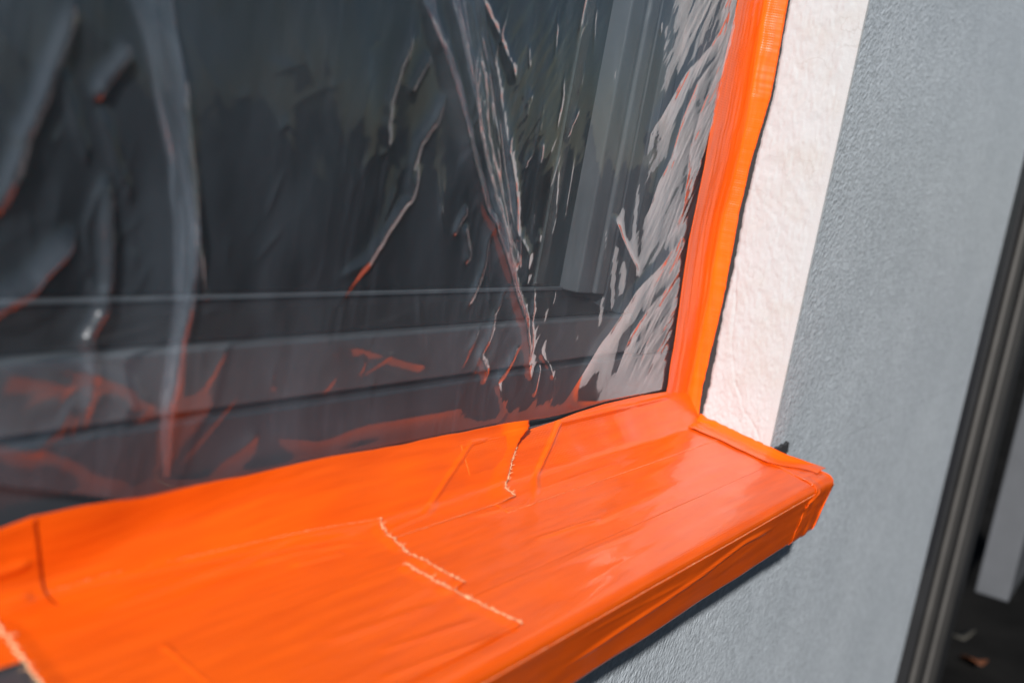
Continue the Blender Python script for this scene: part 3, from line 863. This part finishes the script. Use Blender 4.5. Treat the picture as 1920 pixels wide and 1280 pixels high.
# many short, fine creases that follow the pull of the sheet
rc = np.random.RandomState(23)
for n in range(170):
    if n < 50:
        cx_ = -0.275 + rc.normal(0, 0.05); cz_ = 0.05 + 0.24 * rc.rand(); cx_ += 0.22 * (0.15 - cz_) * 0.6
        ang_ = math.radians(rc.choice([-72, -80, 62, 70, 78]) + rc.normal(0, 9))
    else:
        cx_ = -0.60 + 0.22 * rc.rand(); cz_ = 0.05 + 0.20 * rc.rand(); ang_ = math.radians(90 + rc.normal(0, 38))
    ln = 0.010 + 0.045 * rc.rand() ** 2; am = 0.0003 + 0.0008 * rc.rand() ** 2; wd = 0.0012 + 0.002 * rc.rand()
    t = np.linspace(-0.5, 0.5, 8)
    q = np.stack([cx_ + math.cos(ang_) * ln * t + 0.0012 * noise(t * 4, t * 0, 600 + n), cz_ + math.sin(ang_) * ln * t], 1)
    ix = np.where((fx > q[:, 0].min() - 5 * wd) & (fx < q[:, 0].max() + 5 * wd))[0]; iz = np.where((fz > q[:, 1].min() - 5 * wd) & (fz < q[:, 1].max() + 5 * wd))[0]
    if len(ix) < 2 or len(iz) < 2: continue
    sl = (slice(ix[0], ix[-1] + 1), slice(iz[0], iz[-1] + 1))
    d, par, side = seg_dist(FX[sl], FZ[sl], q)
    e = d / (wd * np.where(side > 0, 1.0, 0.5)); am *= 1.0 if n < 50 else 0.5
    H[sl] += am * smooth(-0.02, 0.4, par) * smooth(1.02, 0.6, par) * np.exp(-e * 1.2)
# crumpled bands: facetted creasing, strongest beside the upright tape and in the middle gather
def tri(v): return 2 * np.abs(v - np.floor(v + 0.5))
def crumple(seed, ang, lu, lv):
    ca, sa_ = math.cos(ang), math.sin(ang)
    a = (FX * ca + FZ * sa_) / lu; b = (-FX * sa_ + FZ * ca) / lv
    w1 = 0.9 * fbm(a * 0.35, b * 0.8, seed, 3)
    return tri(a + w1 + 0.35 * noise(a * 0.3, b, seed + 3)) * (0.55 + 0.45 * noise(a * 0.2, b * 0.5, seed + 5))
band = smooth(-0.150, -0.075, FX + 0.10 * (FZ - 0.12))
mid = np.exp(-((FX + 0.285 - 0.18 * (0.15 - FZ)) / 0.045) ** 2)
low = smooth(0.075, 0.035, FZ) * smooth(-0.42, -0.3, FX)
wt = 0.00003 + band * 0.0005 + mid * 0.0003 + low * 0.0001
upz = smooth(0.10, 0.16, FZ)
H += wt * (upz * (0.8 * crumple(401, -0.55, 0.013, 0.15) + 0.3 * crumple(411, -0.42, 0.007, 0.07))
           + (1 - upz) * (0.9 * crumple(441, -0.85, 0.012, 0.14) + 0.3 * crumple(451, -0.70, 0.007, 0.06))
           + 1.6 * crumple(421, -0.45, 0.034, 0.12))
H += 0.00012 * (band + 0.6 * mid + 0.15) * fbm((FX * 0.8 - FZ * 0.55) * 240, (FX * 0.55 + FZ * 0.8) * 60, 431, 3)
# the film is held flat under the tape
ztop = np.interp(FX, [-0.60, -0.56, -0.50, -0.37, -0.245, -0.20, -0.14, -0.04], [0.037, 0.037, 0.036, 0.0355, 0.0335, 0.031, 0.0335, 0.033])
hold_b = smooth(ztop - 0.005, ztop + 0.001, FZ)
quiet = smooth(ztop - 0.004, ztop + 0.040, FZ)
hold = smooth(-0.036, -0.064, FX) * quiet
H = np.maximum(H - 0.0012, -0.0038) * hold - 0.0022 * (1 - hold_b) + 0.0012 * hold * smooth(0.05, 0.10, FZ)
FY = YFILM - H
Pm = np.stack([FX, FY, FZ], -1).reshape(-1, 3)
F = grid_faces(len(fx), len(fz))
cx = Pm[F].mean(1)
# the film's own lower edge leaves the tape at the far left
low_edge = np.array([fp(*p) for p in ((-260, 880), (0, 914), (90, 922), (180, 934), (270, 946))])
zcut = np.interp(cx[:, 0], low_edge[:, 0], low_edge[:, 1], left=low_edge[0, 1], right=0.0)
F = F[cx[:, 2] > zcut]
film = link_mesh('plastic_film', Pm, F, M_FILM)
tag(film, 'clear crinkled plastic film stretched over the dark window', 'plastic film')

# gathered pleats: doubled film lying on the sheet
fi_H = H
def film_y(x, z):
    i = np.clip(np.searchsorted(fx, x), 0, len(fx) - 1); j = np.clip(np.searchsorted(fz, z), 0, len(fz) - 1)
    return FY[i, j]
def pleat(left, right, seed, out=0.0012):
    n = 260; m_ = 30
    a = np.array([fp(*p) for p in left]); b = np.array([fp(*p) for p in right])
    t = np.linspace(0, 1, n)
    A = np.stack([np.interp(t, np.linspace(0, 1, len(a)), a[:, i]) for i in (0, 1)], 1)
    B = np.stack([np.interp(t, np.linspace(0, 1, len(b)), b[:, i]) for i in (0, 1)], 1)
    ker = np.ones(9) / 9
    for Q in (A, B):
        for i in (0, 1):
            Q[:, i] = np.convolve(np.pad(Q[:, i], 4, mode='edge'), ker, 'valid')
    u = np.linspace(0, 1, m_)
    X = A[:, None, 0] * (1 - u) + B[:, None, 0] * u; Z = A[:, None, 1] * (1 - u) + B[:, None, 1] * u
    T = t[:, None] + 0 * u
    ends = smooth(0, 0.06, T) * smooth(1, 0.94, T)
    Y = film_y(X, Z) - (0.0006 + out * np.sin(np.pi * u) ** 0.8 * (0.7 + 0.3 * noise(T * 7, u * 2 + T, seed))) * ends - 0.0002
    Y -= 0.0007 * fbm(T * 6, u * 7 + T * 1.5, seed + 3, 3) * ends
    o = link_mesh('pleat', np.stack([X, Y, Z], -1).reshape(-1, 3), grid_faces(n, m_, True), M_PLEAT, film)
    return o
pleat([(230, -40), (268, 60), (290, 180), (318, 300), (325, 420), (322, 560), (312, 640), (302, 760), (318, 905)],
      [(330, -40), (332, 60), (348, 200), (364, 340), (368, 440), (356, 560), (340, 640), (322, 760), (330, 905)], 501)
pleat([(845, -40), (870, 100), (885, 180), (898, 260), (915, 360), (940, 440), (955, 500)],
      [(905, -40), (920, 80), (945, 170), (952, 250), (968, 350), (975, 430), (990, 520)], 511, 0.002)
pleat([(797, -40), (800, 10), (825, 80), (850, 160), (880, 280), (900, 370), (930, 440), (962, 540), (985, 610)],
      [(812, -40), (825, 30), (848, 110), (868, 180), (890, 290), (912, 380), (945, 460), (975, 550), (992, 620)], 521, 0.0015)

# ------------------------------------------------------------------ right of the wall
trim = MB(); trim.box(XR + 0.001, XR + 0.088, 0.004, 0.05, -0.282, 1.9)
tag(trim.build('edge_trim', M_TRIM, bevel=0.003), 'narrow dark grey trim along the right end of the wall', 'trim')
rec = MB(); rec.box(XR + 0.001, XR + 0.9, 0.20, 0.24, GZ, 1.9)
rec.box(XR + 0.0005, XR + 0.004, 0.052, 0.199, GZ, 1.9)
child(rec.build('recess', M_BLACK))
px0 = 0.978
post = tag(empty('rail_post', (px0 + 0.1, 0.08, GZ)), 'dark ribbed vertical rail post beyond the wall end', 'post')
def ppart(mb, name, mat, **kw):
    o = mb.build(name, mat, **kw); o.parent = post
    o.matrix_parent_inverse = Matrix.Translation((-(px0 + 0.1), -0.08, -GZ)); return o
b = MB(); b.box(px0, px0 + 0.42, 0.006, 0.16, GZ + 0.001, 1.9); ppart(b, 'column', M_POST, bevel=0.004)
for dx, wr in ((0.010, 0.060), (0.165, 0.095)):
    b = MB(); b.box(px0 + dx, px0 + dx + wr, -0.002, 0.0055, GZ + 0.002, 1.9); ppart(b, 'rib', M_RIB, bevel=0.004)
pc = at(1888, 1138, (1, 0, 0), 1.53)
pn = MB(); pn.box(1.53, 2.6, pc[1], 0.002, -0.468, 1.9)
tag(pn.build('grey_panel', M_PANEL, bevel=0.004), 'grey box-shaped panel at the far right, hanging above the dark ground', 'panel')
def leaf(c, mat, label, L, ang, seed):
    rng = np.random.RandomState(seed)
    n = 9; V = []; Fc = []
    for k in range(n):
        t = k / (n - 1); wv = 0.32 * L * math.sin(math.pi * t) ** 0.8 + 0.001
        for q in (-1, 0, 1):
            lx = (t - 0.5) * L; ly = q * wv; lz = 0.006 + 0.18 * abs(q) * wv + 0.02 * math.sin(3 * t + seed)
            V.append((c[0] + lx * math.cos(ang) - ly * math.sin(ang), c[1] + lx * math.sin(ang) + ly * math.cos(ang), GZ + max(lz, 0.002)))
    for k in range(n - 1):
        for q in (0, 1):
            a = k * 3 + q; Fc.append((a, a + 3, a + 4, a + 1))
    o = link_mesh('fallen_leaf', V, Fc, mat)
    md = o.modifiers.new('thick', 'SOLIDIFY'); md.thickness = 0.0006
    return tag(o, label, 'leaf')
p = at(1822, 1250, (0, 0, 1), GZ); leaf(p, M_LEAF, 'rust brown fallen leaf on the dark ground beside the post', 0.085, 0.5, 1)
p = at(1805, 1195, (0, 0, 1), GZ); leaf(p, M_LEAF2, 'small pale fallen leaf on the dark ground below the grey panel', 0.05, 2.0, 2)
